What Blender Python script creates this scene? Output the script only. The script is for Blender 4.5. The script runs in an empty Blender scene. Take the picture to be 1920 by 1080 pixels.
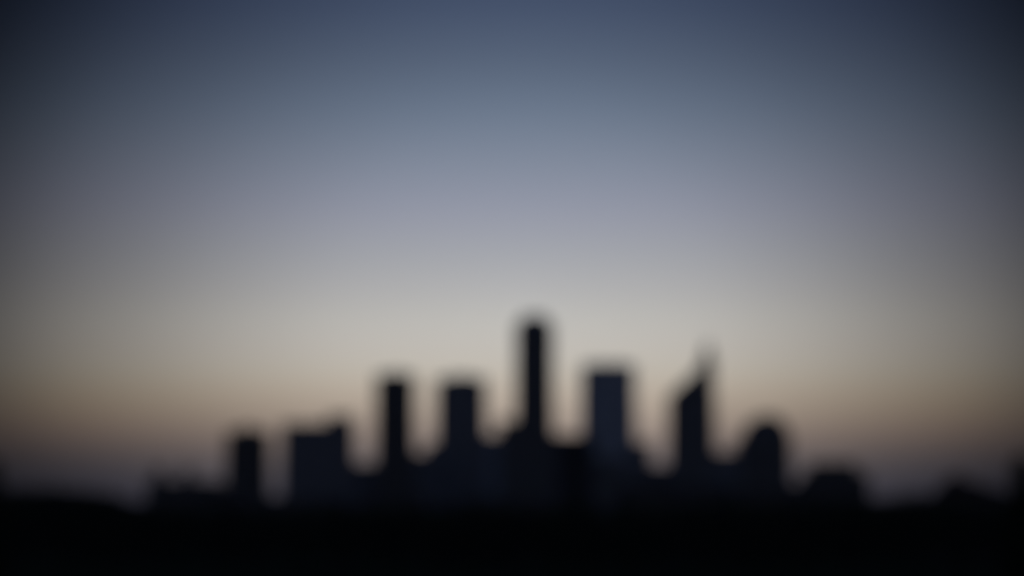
import bpy, bmesh, math, random
from mathutils import Vector, Matrix
random.seed(7)
sc = bpy.context.scene
C = sc.collection
R = math.radians

# ------------------------------------------------------------ camera
CAM_Z = 15.0
LENS = 85.0
Y_H = 968.0                                     # horizon row in the 1920x1080 photograph
F_PX = 1920 * LENS / 36.0
TILT = math.atan((Y_H - 540.0) / F_PX)
cam = bpy.data.objects.new('camera', bpy.data.cameras.new('camera'))
C.objects.link(cam)
cam.location = (0, 0, CAM_Z)
cam.rotation_euler = (R(90) + TILT, 0, 0)
cam.data.lens = LENS
cam.data.sensor_width = 36.0
cam.data.clip_start = 0.1
cam.data.clip_end = 60000
cam.data.dof.use_dof = True                     # lens focused close by, the city far out of focus
cam.data.dof.focus_distance = 3.5
cam.data.dof.aperture_fstop = 1.87
sc.camera = cam

def ray(px, py):
    a, b = (px - 960.0) / F_PX, -(py - 540.0) / F_PX
    return Vector((a, math.cos(TILT) - b * math.sin(TILT), math.sin(TILT) + b * math.cos(TILT)))
def at(px, py, Y):                              # the point seen at (px, py) at distance Y
    d = ray(px, py)
    return Vector((0, 0, CAM_Z)) + d * (Y / d.y)

# ------------------------------------------------------------ sky at dusk
sc.view_settings.view_transform = 'Standard'
sc.view_settings.look = 'None'
sc.view_settings.exposure = 0
sc.view_settings.gamma = 1
world = bpy.data.worlds.new('World')
sc.world = world
world.use_nodes = True
nt = world.node_tree
nt.nodes.clear()
N = nt.nodes.new
def L(a, b): nt.links.new(a, b)
def lin(c): return tuple(((v/255)/12.92 if v <= 10 else (((v/255)+0.055)/1.055)**2.4) for v in c)
def mth(op, a, b=None):
    n = N('ShaderNodeMath'); n.operation = op
    for i, v in enumerate((a, b)):
        if v is None: continue
        if isinstance(v, (int, float)): n.inputs[i].default_value = v
        else: L(v, n.inputs[i])
    return n.outputs[0]
def ramp(fac, stops):
    n = N('ShaderNodeValToRGB'); n.color_ramp.interpolation = 'LINEAR'
    el = n.color_ramp.elements
    while len(el) < len(stops): el.new(0.5)
    for e, (p, c) in zip(el, stops):
        e.position = p
    for e, (p, c) in zip(el, stops):
        e.position = p; e.color = (*c, 1)
    L(fac, n.inputs[0]); return n.outputs[0]
tc = N('ShaderNodeTexCoord')
sep = N('ShaderNodeSeparateXYZ'); L(tc.outputs['Generated'], sep.inputs[0])
elev = mth('ARCSINE', sep.outputs[2])            # radians above the horizon
# afterglow falloff from its centre, with lens vignetting put into the sky colour
gc = ray(975, 560).normalized()
dp = N('ShaderNodeVectorMath'); dp.operation = 'DOT_PRODUCT'
L(tc.outputs['Generated'], dp.inputs[0]); dp.inputs[1].default_value = gc
ang = mth('ARCCOSINE', mth('MINIMUM', dp.outputs['Value'], 1.0))
def px_ang(p): return math.atan(p / F_PX)
def sm(stops, n):                               # smooth (monotone cubic) resampling of a list of stops
    xs = [s[0] for s in stops]; k = len(xs); out = []
    ch = len(stops[0][1])
    M = []
    for c in range(ch):
        d = [(stops[i+1][1][c]-stops[i][1][c])/(xs[i+1]-xs[i]) for i in range(k-1)]
        m = [d[0]] + [0 if d[i-1]*d[i] <= 0 else 2*d[i-1]*d[i]/(d[i-1]+d[i]) for i in range(1, k-1)] + [d[-1]]
        M.append(m)
    for j in range(n):
        x = xs[0] + (xs[-1]-xs[0])*j/(n-1)
        i = max(q for q in range(k-1) if xs[q] <= x + 1e-12)
        h = xs[i+1]-xs[i]; t = (x-xs[i])/h; v = []
        for c in range(ch):
            a, b = stops[i][1][c], stops[i+1][1][c]
            v.append(max(0, (2*t**3-3*t*t+1)*a+(t**3-2*t*t+t)*h*M[c][i]+(-2*t**3+3*t*t)*b+(t**3-t*t)*h*M[c][i+1]))
        out.append((x, tuple(v)))
    return out
G = [(0, 1.0), (300, .92), (500, .74), (700, .50), (850, .335), (960, .205), (1040, .13), (1130, .065), (1250, .035)]
def gval(p):
    for (a, u), (b, v) in zip(G, G[1:]):
        if a <= p <= b: return u + (v-u)*(p-a)/(b-a)
    return G[-1][1]
gmax = px_ang(1250)
gs = sm([(px_ang(p)/gmax, (v,)*3) for p, v in G], 28)
g_in = ramp(mth('MINIMUM', mth('DIVIDE', ang, gmax), 1.0), gs)
# away from the glow, sky light added to brighten the facades facing the camera
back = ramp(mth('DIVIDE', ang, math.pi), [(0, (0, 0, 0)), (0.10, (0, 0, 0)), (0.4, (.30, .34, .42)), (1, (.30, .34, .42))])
# colour against height, read on the middle column of the photograph
COL = [(968, (70, 69, 80)), (940, (82, 80, 89)), (900, (101, 96, 101)), (860, (121, 112, 111)), (820, (148, 134, 126)), (780, (171, 157, 145)),
       (730, (189, 177, 163)), (680, (195, 189, 179)), (620, (194, 191, 185)), (560, (184, 183, 182)), (480, (166, 168, 174)), (400, (150, 154, 168)),
       (300, (129, 138, 155)), (200, (106, 119, 138)), (100, (86, 99, 119)), (0, (70, 83, 106))]
emax = R(40)
HD = 3.6e-5                                     # density of the evening air
st = []
for py, c in COL:
    e = math.asin(ray(1000, py).normalized().z)
    g = gval(abs(py-560))
    path = min(4200.0, 315.0/max(math.sin(e), 1e-4))         # the sky is seen through this much evening air
    g *= math.exp(-HD*path*.85)
    st.append((max(0, e)/emax, tuple(v/g for v in lin(c))))
st.append((1.0, (.05, .07, .13)))
near = [s for s in st if s[0] < 0.9]
rs = sm(near, 29)
rs.append((0.55, (.07, .10, .17))); rs.append((1.0, (.04, .06, .12)))
col = ramp(mth('DIVIDE', mth('MAXIMUM', elev, 0.0), emax), rs)
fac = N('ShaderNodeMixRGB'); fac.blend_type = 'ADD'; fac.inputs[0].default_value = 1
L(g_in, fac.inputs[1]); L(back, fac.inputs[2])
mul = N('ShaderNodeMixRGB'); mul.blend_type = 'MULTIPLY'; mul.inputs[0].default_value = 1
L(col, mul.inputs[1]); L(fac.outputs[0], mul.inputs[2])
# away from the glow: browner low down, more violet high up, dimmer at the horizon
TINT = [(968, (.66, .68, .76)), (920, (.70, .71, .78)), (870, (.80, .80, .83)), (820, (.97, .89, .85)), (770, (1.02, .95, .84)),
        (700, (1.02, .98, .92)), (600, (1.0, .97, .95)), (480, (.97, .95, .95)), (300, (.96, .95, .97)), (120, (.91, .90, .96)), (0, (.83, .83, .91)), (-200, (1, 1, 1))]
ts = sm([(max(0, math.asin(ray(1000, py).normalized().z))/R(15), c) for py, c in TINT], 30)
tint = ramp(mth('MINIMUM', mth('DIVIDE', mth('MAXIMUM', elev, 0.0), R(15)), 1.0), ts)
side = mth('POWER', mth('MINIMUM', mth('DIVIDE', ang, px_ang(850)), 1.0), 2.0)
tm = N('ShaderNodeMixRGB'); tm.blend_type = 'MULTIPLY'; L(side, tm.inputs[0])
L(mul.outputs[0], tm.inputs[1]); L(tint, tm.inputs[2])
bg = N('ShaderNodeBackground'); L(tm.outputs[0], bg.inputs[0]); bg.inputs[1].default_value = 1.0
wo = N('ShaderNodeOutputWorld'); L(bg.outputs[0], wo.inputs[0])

# the last of the sun, at the horizon behind the towers
sl = bpy.data.lights.new('sun', 'SUN'); so = bpy.data.objects.new('sun', sl); C.objects.link(so)
sl.energy = 0.03; sl.angle = R(0.5); sl.color = (1, .72, .5)
so.rotation_euler = (Vector((0.03, 1, 0.012)).to_track_quat('Z', 'Y')).to_euler()

# ------------------------------------------------------------ materials
def mat(name, base, rough=.6, metal=0.0, var=.15, scale=.05, spec=.5):
    m = bpy.data.materials.new(name); m.use_nodes = True
    t = m.node_tree; b = t.nodes['Principled BSDF']
    b.inputs['Roughness'].default_value = rough; b.inputs['Metallic'].default_value = metal
    b.inputs['Specular IOR Level'].default_value = spec
    co = t.nodes.new('ShaderNodeTexCoord'); no = t.nodes.new('ShaderNodeTexNoise')
    no.inputs['Scale'].default_value = scale; no.inputs['Detail'].default_value = 6
    t.links.new(co.outputs['Object'], no.inputs['Vector'])
    rp = t.nodes.new('ShaderNodeValToRGB')
    rp.color_ramp.elements[0].position = .3; rp.color_ramp.elements[1].position = .7
    rp.color_ramp.elements[0].color = (*[v*(1-var) for v in base], 1)
    rp.color_ramp.elements[1].color = (*[v*(1+var) for v in base], 1)
    t.links.new(no.outputs['Fac'], rp.inputs[0]); t.links.new(rp.outputs[0], b.inputs['Base Color'])
    return m
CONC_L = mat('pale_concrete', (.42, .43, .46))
CONC_M = mat('grey_concrete', (.16, .165, .18))
CONC_D = mat('dark_concrete', (.07, .072, .08))
BLACK = mat('near_black_cladding', (.02, .02, .022), spec=.2)
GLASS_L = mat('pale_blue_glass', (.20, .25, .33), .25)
GLASS_M = mat('blue_grey_glass', (.06, .075, .11), .25)
GLASS_D = mat('dark_glass', (.02, .023, .03), .3)
METAL = mat('dull_metal', (.10, .10, .11), .5, .6)
ROOF = mat('roof_tiles', (.05, .03, .025), .9, spec=.1)
RENDER_W = mat('dull_wall_render', (.08, .075, .07), .9, spec=.1)
LEAF = mat('dark_leaves', (.018, .026, .012), .9, var=.35, scale=.4, spec=.05)
BARK = mat('bark', (.03, .024, .02), .95, spec=.05)
GRASS = mat('dark_grass', (.03, .04, .02), 1, var=.3, scale=.02, spec=.0)
ASPH = mat('asphalt', (.05, .05, .052), .95, var=.2, scale=.1, spec=.1)

# ------------------------------------------------------------ mesh helpers
class MB:
    def __init__(s): s.v = []; s.f = []
    def box(s, x0, x1, y0, y1, z0, z1):
        s.prism([(x0, y0), (x1, y0), (x1, y1), (x0, y1)], z0, z1); return s
    def prism(s, poly, z0, z1, top=None):        # upright prism; top may be another outline or list of heights
        n = len(poly); o = len(s.v)
        tp = top if top else poly
        s.v += [(x, y, z0) for x, y in poly]
        if isinstance(z1, (list, tuple)): s.v += [(p[0], p[1], h) for p, h in zip(tp, z1)]
        else: s.v += [(p[0], p[1], z1) for p in tp]
        s.f.append(tuple(o+i for i in reversed(range(n)))); s.f.append(tuple(o+n+i for i in range(n)))
        for i in range(n):
            j = (i+1) % n; s.f.append((o+i, o+j, o+n+j, o+n+i))
        return s
    def cyl(s, cx, cy, r0, r1, z0, z1, n=16):
        a = [(cx+r0*math.cos(2*math.pi*i/n), cy+r0*math.sin(2*math.pi*i/n)) for i in range(n)]
        b = [(cx+r1*math.cos(2*math.pi*i/n), cy+r1*math.sin(2*math.pi*i/n)) for i in range(n)]
        return s.prism(a, z0, z1, b)
    def seg(s, a, b, r0, r1, n=6):
        a, b = Vector(a), Vector(b); d = (b-a).normalized()
        u = d.orthogonal().normalized(); w = d.cross(u); o = len(s.v)
        for p, r in ((a, r0), (b, r1)):
            for i in range(n):
                t = 2*math.pi*i/n; s.v.append(tuple(p+u*(r*math.cos(t))+w*(r*math.sin(t))))
        for i in range(n):
            j = (i+1) % n; s.f.append((o+i, o+j, o+n+j, o+n+i))
        s.f.append(tuple(o+i for i in reversed(range(n)))); s.f.append(tuple(o+n+i for i in range(n)))
        return s
    def data(s, name, m):
        me = bpy.data.meshes.new(name); me.from_pydata(s.v, [], s.f); me.materials.append(m); me.update(); return me
    def build(s, name, m, parent=None):
        o = bpy.data.objects.new(name, s.data(name, m)); C.objects.link(o)
        if parent: o.parent = parent
        return o
def thing(name, label, cat, loc=(0, 0, 0), group=None):
    o = bpy.data.objects.new(name, None); C.objects.link(o)
    o.empty_display_size = 5; o.location = loc; o['label'] = label; o['category'] = cat
    if group: o['group'] = group
    return o

# ------------------------------------------------------------ ground
g = MB()
nx, ny = 60, 60
def gh(x, y):
    r = 3.0*math.exp(-(((x+115)/60)**2 + ((y-640)/110)**2))      # the low rise on the left
    b = 13.2*math.exp(-((x/40)**2 + (y/45)**2))                   # the knoll the camera looks from
    return r + b
ys = [-400+20*i for i in range(26)] + [130+30*i for i in range(40)] + [1500, 2500, 4000, 7000, 12000, 22000, 40000]
xs = [-40000, -15000, -6000, -2500, -1000, -600] + [-400+20*i for i in range(41)] + [600, 1000, 2500, 6000, 15000, 40000]
for y in ys:
    for x in xs: g.v.append((x, y, gh(x, y)))
W = len(xs)
for j in range(len(ys)-1):
    for i in range(W-1):
        a = j*W+i; g.f.append((a, a+1, a+W+1, a+W))
go = g.build('ground', GRASS); go['kind'] = 'structure'
for p in go.data.polygons: p.use_smooth = True
# city streets: one flat sheet of asphalt on the plain
rd = MB().box(-1500, 1500, 1150, 1185, -.3, .004).build('road', ASPH); rd['kind'] = 'structure'

# ------------------------------------------------------------ buildings
PX = lambda Y: Y / F_PX
def zt(py, Y): return at(960, py, Y).z
def xt(px, py, Y): return at(px, py, Y).x
def root_for(name, label, cat, x0, x1, Y, D, group=None, py=850):
    X0, X1 = xt(x0, py, Y), xt(x1, py, Y)
    cx = (X0+X1)/2
    return thing(name, label, cat, (cx, Y+D/2, 0), group), (X1-X0)/2, D/2
def shaft(r, hx, hy, z0, z1, glass, frame, ox=0, oy=0, fl=4.0, bay=4.5, ledge=.35, wname='glazing', fname='facade_frame', pier=True):
    """a storeyed block: glass skin, floor edges and piers standing proud of it"""
    MB().box(ox-hx, ox+hx, oy-hy, oy+hy, z0, z1).build(wname, glass, r)
    f = MB()
    n = max(1, int((z1-z0)/fl)); st = (z1-z0)/n
    for i in range(n):
        z = z0+i*st
        f.box(ox-hx-ledge, ox+hx+ledge, oy-hy-ledge, oy+hy+ledge, z+.02, z+1.1)
    if pier:
        e = ledge+.25; w = .45
        for sx in (-1, 1):
            for sy in (-1, 1):
                cx, cy = ox+sx*hx, oy+sy*hy
                f.box(cx-w-e/2, cx+w+e/2, cy-w-e/2, cy+w+e/2, z0+.03, z1-.02)
        k = max(1, int(2*hx/bay))
        for i in range(1, k):
            x = ox-hx+2*hx*i/k
            for sy in (-1, 1):
                cy = oy+sy*(hy+ledge*.3)
                f.box(x-.22, x+.22, cy-.5, cy+.5, z0+.03, z1-.03)
        k = max(1, int(2*hy/bay))
        for i in range(1, k):
            y = oy-hy+2*hy*i/k
            for sx in (-1, 1):
                cx = ox+sx*(hx+ledge*.3)
                f.box(cx-.5, cx+.5, y-.22, y+.22, z0+.03, z1-.03)
    f.build(fname, frame, r)
def parapet(r, hx, hy, z, m, ox=0, oy=0, h=1.4, t=.5, e=.4):
    p = MB(); X, Y_ = hx+e, hy+e
    p.box(ox-X, ox+X, oy-Y_, oy-Y_+t, z, z+h); p.box(ox-X, ox+X, oy+Y_-t, oy+Y_, z, z+h)
    p.box(ox-X, ox-X+t, oy-Y_+t, oy+Y_-t, z, z+h); p.box(ox+X-t, ox+X, oy-Y_+t, oy+Y_-t, z, z+h)
    p.build('parapet', m, r)
def plant(r, hx, hy, z, h, ox=0, oy=0, m=None):
    p = MB().box(ox-hx, ox+hx, oy-hy, oy+hy, z, z+h*.8)
    p.box(ox-hx-.25, ox+hx+.25, oy-hy-.25, oy+hy+.25, z+h*.8, z+h)
    p.build('rooftop_plant_room', m or METAL, r)
def mast(r, x, y, z0, z1, w=.6, name='mast'):
    MB().seg((x, y, z0), (x, y, z0+(z1-z0)*.5), w, w*.7, 8).seg((x, y, z0+(z1-z0)*.5), (x, y, z1), w*.55, w*.2, 8).build(name, METAL, r)
def block(name, label, cat, x0, x1, top, Y, D, glass, frame, group=None, ph=0, pw=.4, po=0., **k):
    r, hx, hy = root_for(name, label, cat, x0, x1, Y, D, group, top)
    z = zt(top, Y)
    pz = 1.4
    shaft(r, hx, hy, 0, z-pz, glass, frame, **k)
    parapet(r, hx, hy, z-pz, frame)
    if ph: plant(r, hx*pw, hy*.5, z-pz, ph+pz, ox=hx*po)
    return r, hx, hy, z

# left of the skyline
r, hx, hy, z = block('office_block', 'long low dark office block with thin roof mast at left end of skyline', 'building', 277, 402, 901, 1400, 40, GLASS_D, BLACK)
plant(r, hx*.13, 6, z-1.4, 9, ox=-hx*.80); plant(r, 2.6, 4, z-1.4, 8, ox=.06*hx); mast(r, 0.06*hx, 0, z+6.6, z+16, .7)
block('low_building', 'low flat building squeezed against the left foot of the short dark tower', 'building', 398, 436, 914, 1700, 30, GLASS_D, CONC_D)
block('short_tower', 'short near-black tower standing alone with sky on both sides, left of the broad slab', 'building', 426, 497, 807, 1700, 26, GLASS_D, BLACK, ph=3)
block('low_building', 'very low flat building in the gap between short dark tower and broad slab', 'building', 489, 540, 930, 1500, 30, GLASS_D, CONC_D)
r, hx, hy, z = block('slab_building', 'broad flat-topped slab building with raised block on its right roof end', 'building', 530, 660, 793, 2300, 34, GLASS_M, CONC_M)
plant(r, hx*.34, 12, z-1.4, 9.5, ox=hx*.62)
block('mid_rise_building', 'low wide mid-rise between the broad slab and the slim dark tower', 'building', 655, 722, 868, 2400, 40, GLASS_M, CONC_M)
r, hx, hy, z = block('slim_tower', 'slim near-black tower, the leftmost of the tall ones', 'building', 706, 775, 701, 2000, 22, GLASS_D, BLACK, ph=2)
block('mid_rise_building', 'lower block touching the right foot of the slim dark tower', 'building', 769, 806, 848, 2500, 36, GLASS_M, CONC_M)
block('mid_rise_building', 'stepped-up block at the left foot of the square-topped dark blue tower', 'building', 801, 836, 830, 2600, 36, GLASS_M, CONC_M)
block('square_tower', 'dark blue square-topped tower between the slim tower and the tallest tower', 'building', 819, 910, 708, 2700, 38, GLASS_M, CONC_M, ph=3, pw=.5)
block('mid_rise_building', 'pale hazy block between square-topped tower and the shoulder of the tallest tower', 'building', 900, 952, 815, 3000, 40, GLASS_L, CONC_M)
# tallest
r, hx, hy = root_for('tallest_tower', 'tallest and thinnest tower of the skyline with a lower shoulder on its left', 'building', 968, 1036, 2200, 28, py=600)
Yt = 2200
z = zt(590, Yt)
shaft(r, hx, hy, 0, z-8, GLASS_D, CONC_D)
MB().prism([(-hx*.9, -hy*.9), (hx*.9, -hy*.9), (hx*.9, hy*.9), (-hx*.9, hy*.9)], z-7.98, z, [(-hx*.6, -hy*.6), (hx*.6, -hy*.6), (hx*.6, hy*.6), (-hx*.6, hy*.6)]).build('crown', METAL, r)
sh = (xt(978, 790, Yt)-xt(937, 790, Yt))/2
oxs = (xt(978, 790, Yt)+xt(937, 790, Yt))/2 - r.location.x
shaft(r, sh-.8, hy*1.1, 0, zt(787, Yt), GLASS_D, CONC_D, ox=oxs-.9, oy=0, wname='shoulder_glazing', fname='shoulder_frame')
block('mid_rise_building', 'block between the tallest tower and the near-black front block', 'building', 1027, 1062, 814, 2500, 36, GLASS_M, CONC_D)
block('front_block', 'near-black block in front, darker than everything around it, left of the widest tower', 'building', 1049, 1110, 815, 1300, 24, BLACK, BLACK)
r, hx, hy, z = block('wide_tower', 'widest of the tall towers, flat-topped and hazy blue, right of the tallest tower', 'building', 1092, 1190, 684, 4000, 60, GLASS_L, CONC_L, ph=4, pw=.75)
block('mid_rise_building', 'block touching the right foot of the wide hazy blue tower', 'building', 1184, 1220, 828, 2900, 40, GLASS_M, CONC_M)
block('mid_rise_building', 'low block in the dip between the wide blue tower and the slant-topped tower', 'building', 1214, 1266, 872, 2500, 40, GLASS_M, CONC_D)
# slant-topped tower
Ys = 2300
r, hx, hy = root_for('slant_topped_tower', 'slant-topped tower rising to a thin spire at its right edge', 'building', 1258, 1339, Ys, 32, py=720)
zs = zt(738, Ys); zp = zt(664, Ys)
shaft(r, hx, hy, 0, zs-.5, GLASS_D, CONC_M)
MB().prism([(-hx, -hy), (hx, -hy), (hx, hy), (-hx, hy)], zs-.48, [zs, zp, zp, zs]).build('sloping_top', GLASS_D, r)
fb = MB()
for i in range(1, 9):
    t = i/9; zz = zs+(zp-zs)*t
    fb.box(-hx+2*hx*t, hx+.3, -hy-.3, hy+.3, zz-.9, zz-.1)
fb.build('top_floor_edges', CONC_M, r)
MB().prism([(hx*.30, -3), (hx*.98, -3), (hx*.98, 3), (hx*.30, 3)], zp-14, zt(644, Ys), [(hx*.66, -.6), (hx*.90, -.6), (hx*.90, .6), (hx*.66, .6)]).build('spire', METAL, r)
mast(r, hx*.79, 0, zt(648, Ys), zt(626, Ys), .6)
block('mid_rise_building', 'low hazy block between the slant-topped tower and the round-topped tower', 'building', 1334, 1394, 847, 2900, 40, GLASS_M, CONC_M)
block('mid_rise_building', 'shoulder-high block behind the left side of the round-topped tower', 'building', 1384, 1430, 822, 2600, 36, GLASS_M, CONC_M)
# round-topped tower
Yr = 1900
r, hx, hy = root_for('round_topped_tower', 'dark tower with a rounded top, rightmost of the taller towers', 'building', 1397, 1482, Yr, 30, py=800)
zr = zt(820, Yr); zq = zt(777, Yr)
shaft(r, hx, hy, 0, zr, GLASS_D, CONC_D)
vb = MB(); n = 16
arc = [(hx*math.cos(math.pi*i/n), zr+.02+(zq-zr)*math.sin(math.pi*i/n)) for i in range(n+1)]
o = len(vb.v)
vb.v += [(x, -hy, zz) for x, zz in arc] + [(x, hy, zz) for x, zz in arc]
vb.f.append(tuple(range(n+1))[::-1]); vb.f.append(tuple(n+1+i for i in range(n+1)))
for i in range(n): vb.f.append((i, i+1, n+2+i, n+1+i))
vb.f.append((n, 0, n+1, 2*n+1))
vb.build('barrel_roof', METAL, r)
block('low_building', 'low dark block in the dip right of the round-topped tower', 'building', 1478, 1526, 906, 1700, 34, GLASS_D, CONC_D)
r, hx, hy, z = block('squat_block', 'squat black block with a smaller upper storey, set apart on the right', 'building', 1514, 1628, 886, 1500, 36, GLASS_D, BLACK)
shaft(r, hx*.68, hy*.8, z-1.38, zt(866, 1500), GLASS_D, BLACK, ox=-.04*hx, wname='upper_glazing', fname='upper_frame')
block('low_building', 'low black wing stepping down right of the squat black block', 'building', 1626, 1652, 948, 1450, 30, GLASS_D, CONC_D)
# dark low blocks standing in front of the towers' feet
block('low_building', 'low near-black block in front of the feet of the wide tower and its right neighbour', 'building', 1168, 1262, 905, 1350, 34, GLASS_D, BLACK, ph=2)
block('low_building', 'low near-black block in front of the foot of the slant-topped tower', 'building', 1268, 1362, 911, 1420, 34, GLASS_D, BLACK)
block('low_building', 'low near-black block in front of the foot of the round-topped tower', 'building', 1372, 1492, 914, 1380, 30, GLASS_D, BLACK, ph=2, po=.3)
block('mid_rise_building', 'dim block in front of the middle of the wide hazy blue tower', 'building', 1112, 1176, 858, 2300, 34, GLASS_D, CONC_M)
block('low_building', 'low black block in front of the foot of the broad slab', 'building', 556, 646, 934, 1400, 30, GLASS_D, BLACK)
block('low_building', 'low black block in front of the foot of the slim tower', 'building', 690, 792, 930, 1420, 30, GLASS_D, BLACK)
block('low_building', 'low black block in front of the feet of the square-topped and tallest towers', 'building', 850, 1010, 936, 1400, 30, GLASS_D, BLACK, ph=2)
# gabled house at right
def house(label, x0, x1, xr, eave, ridge, Y, D, group=None):
    r, hx, hy = root_for('house', label, 'house', x0, x1, Y, D, group, 930)
    rx = xt(xr, 930, Y)-r.location.x
    ze, zr = zt(eave, Y), zt(ridge, Y)
    MB().box(-hx, hx, -hy, hy, 0, ze).build('wall', RENDER_W, r)
    m = MB(); e = .5
    m.v += [(-hx-e, -hy-e, ze-.1), (hx+e, -hy-e, ze-.1), (hx+e, hy+e, ze-.1), (-hx-e, hy+e, ze-.1), (rx, -hy-e, zr), (rx, hy+e, zr)]
    m.f += [(0, 1, 4), (1, 2, 5, 4), (2, 3, 5), (3, 0, 4, 5), (3, 2, 1, 0)]
    rf = m.build('roof', ROOF, r)
    MB().box(rx+hx*.2, rx+hx*.2+.9, -.5, .5, zr-2.0, zr+.9).build('chimney', RENDER_W, rf)
    for i in range(3):
        cx = -hx+2*hx*(i+.5)/3
        w = MB().box(cx-.7, cx+.7, -hy-.06, -hy+.02, ze-2.6, ze-1.1).build('window', GLASS_D, r)
    return r
house('dark gabled house with its roof sloping down to the right, near the right edge', 1763, 1893, 1792, 926, 891, 750, 12)

# ------------------------------------------------------------ trees
def crown_mesh(seed, shape, n=2600, s=1.0):
    """unit tree: total height 1; leaf clumps hung through the crown's volume"""
    rd = random.Random(seed); m = MB(); lobes = []
    if shape == 'round':
        for i in range(16):
            a = rd.uniform(0, 6.283); h = rd.uniform(.28, .86); rr = .30*math.sqrt(max(.05, 1-((h-.55)/.42)**2))*rd.uniform(.35, 1)
            lobes.append((Vector((rr*math.cos(a), rr*math.sin(a), h)), rd.uniform(.10, .16)))
        lobes.append((Vector((0, 0, .86)), .13)); lobes.append((Vector((0, 0, .5)), .2))
    else:
        for i in range(20):
            h = .12+.8*i/19; a = rd.uniform(0, 6.283); rr = .10*(1.02-h)*rd.uniform(.2, 1)
            lobes.append((Vector((rr*math.cos(a), rr*math.sin(a), h)), .03+.13*(1.0-h)))
    for _ in range(n):
        c, rad = rd.choice(lobes)
        d = Vector((rd.gauss(0, 1), rd.gauss(0, 1), rd.gauss(0, 1))).normalized()*rad*rd.uniform(.55, 1.05)
        p = c+d
        q = Vector((rd.gauss(0, 1), rd.gauss(0, 1), rd.gauss(0, 1))).normalized()
        u = q.orthogonal().normalized(); w = q.cross(u); k = rd.uniform(.012, .026)*s
        o = len(m.v)
        m.v += [tuple(p-u*k), tuple(p+w*k*.6), tuple(p+u*k), tuple(p-w*k*.6)]; m.f.append((o, o+1, o+2, o+3))
    t = MB(); t.seg((0, 0, -.02), (0, 0, .35), .022, .015, 8); t.seg((0, 0, .35), (0, 0, .75), .015, .005, 6)
    if shape == 'round':
        for c, rad in lobes[:9]:
            z = min(.6, c.z*.6+.05); t.seg((0, 0, z), tuple(c), .009, .003, 5)
    return m.data('crown', LEAF), t.data('trunk', BARK)
kinds = [crown_mesh(i+1, 'round', n=3200) for i in range(6)]
cone = [crown_mesh(40+i, 'cone', n=3000) for i in range(2)]
def tree(name, label, x, y, h, kind, wid=1.0, group=None, z=None):
    r = thing(name, label, 'tree', (x, y, gh(x, y) if z is None else z), group)
    r.scale = (h*wid, h*wid, h); r.rotation_euler.z = random.uniform(0, 6.28)
    for nm, d in (('crown', kind[0]), ('trunk', kind[1])):
        o = bpy.data.objects.new(nm, d); C.objects.link(o); o.parent = r
    return r
# profile of the treetops across the photograph (1920 px wide)
PROF = [(-60, 912), (0, 912), (60, 908), (120, 910), (180, 917), (230, 930), (275, 943), (330, 942), (600, 942), (960, 942), (1400, 936), (1640, 928), (1700, 916), (1760, 924), (1860, 930), (1980, 928)]
def prof(x):
    for (a, u), (b, v) in zip(PROF, PROF[1:]):
        if a <= x <= b: return u+(v-u)*(x-a)/(b-a)
    return PROF[0][1] if x < 0 else PROF[-1][1]
rows = [(900, 58, 0, 'back'), (740, 66, 0, 'mid'), (640, 74, 12, 'front'), (575, 80, 34, 'nearest')]
for Y, stp, drop, tag_ in rows:
    px = -50+random.uniform(0, 30)
    while px < 1975:
        y = Y+random.uniform(-22, 22)
        p = at(px, prof(px)+drop+random.uniform(-1, 5), y)
        h = p.z-gh(p.x, y)
        side = px < 275
        lab = ('broad dark tree on the wooded rise at the left edge' if side else 'black broad-crowned tree in the dark band of trees below the skyline')
        tree('broadleaf_tree', lab, p.x, y, h, random.choice(kinds), random.uniform(.95, 1.2),
             'trees on the left rise' if side else 'trees below the skyline')
        px += stp*(random.uniform(.55, .7) if side else random.uniform(.8, 1.15))
p = at(1914, 840, 300); tree('conifer_tree', 'tall pointed black conifer cut off by the right edge', p.x, 300, p.z, cone[0], 1.1)
p = at(-14, 850, 330); tree('conifer_tree', 'tall pointed dark conifer cut off by the left edge', p.x, 330, p.z, cone[1], 1.0)

# ------------------------------------------------------------ evening air
hz = MB().box(-3200, 3200, -60, 4200, -1.5, 330).build('haze', GRASS); hz['kind'] = 'stuff'
hm = bpy.data.materials.new('haze'); hm.use_nodes = True; t = hm.node_tree; t.nodes.clear()
pv = t.nodes.new('ShaderNodeVolumePrincipled'); pv.inputs['Color'].default_value = (.80, .88, 1, 1); pv.inputs['Density'].default_value = HD
ho = t.nodes.new('ShaderNodeOutputMaterial'); t.links.new(pv.outputs[0], ho.inputs['Volume'])
hz.data.materials.clear(); hz.data.materials.append(hm)
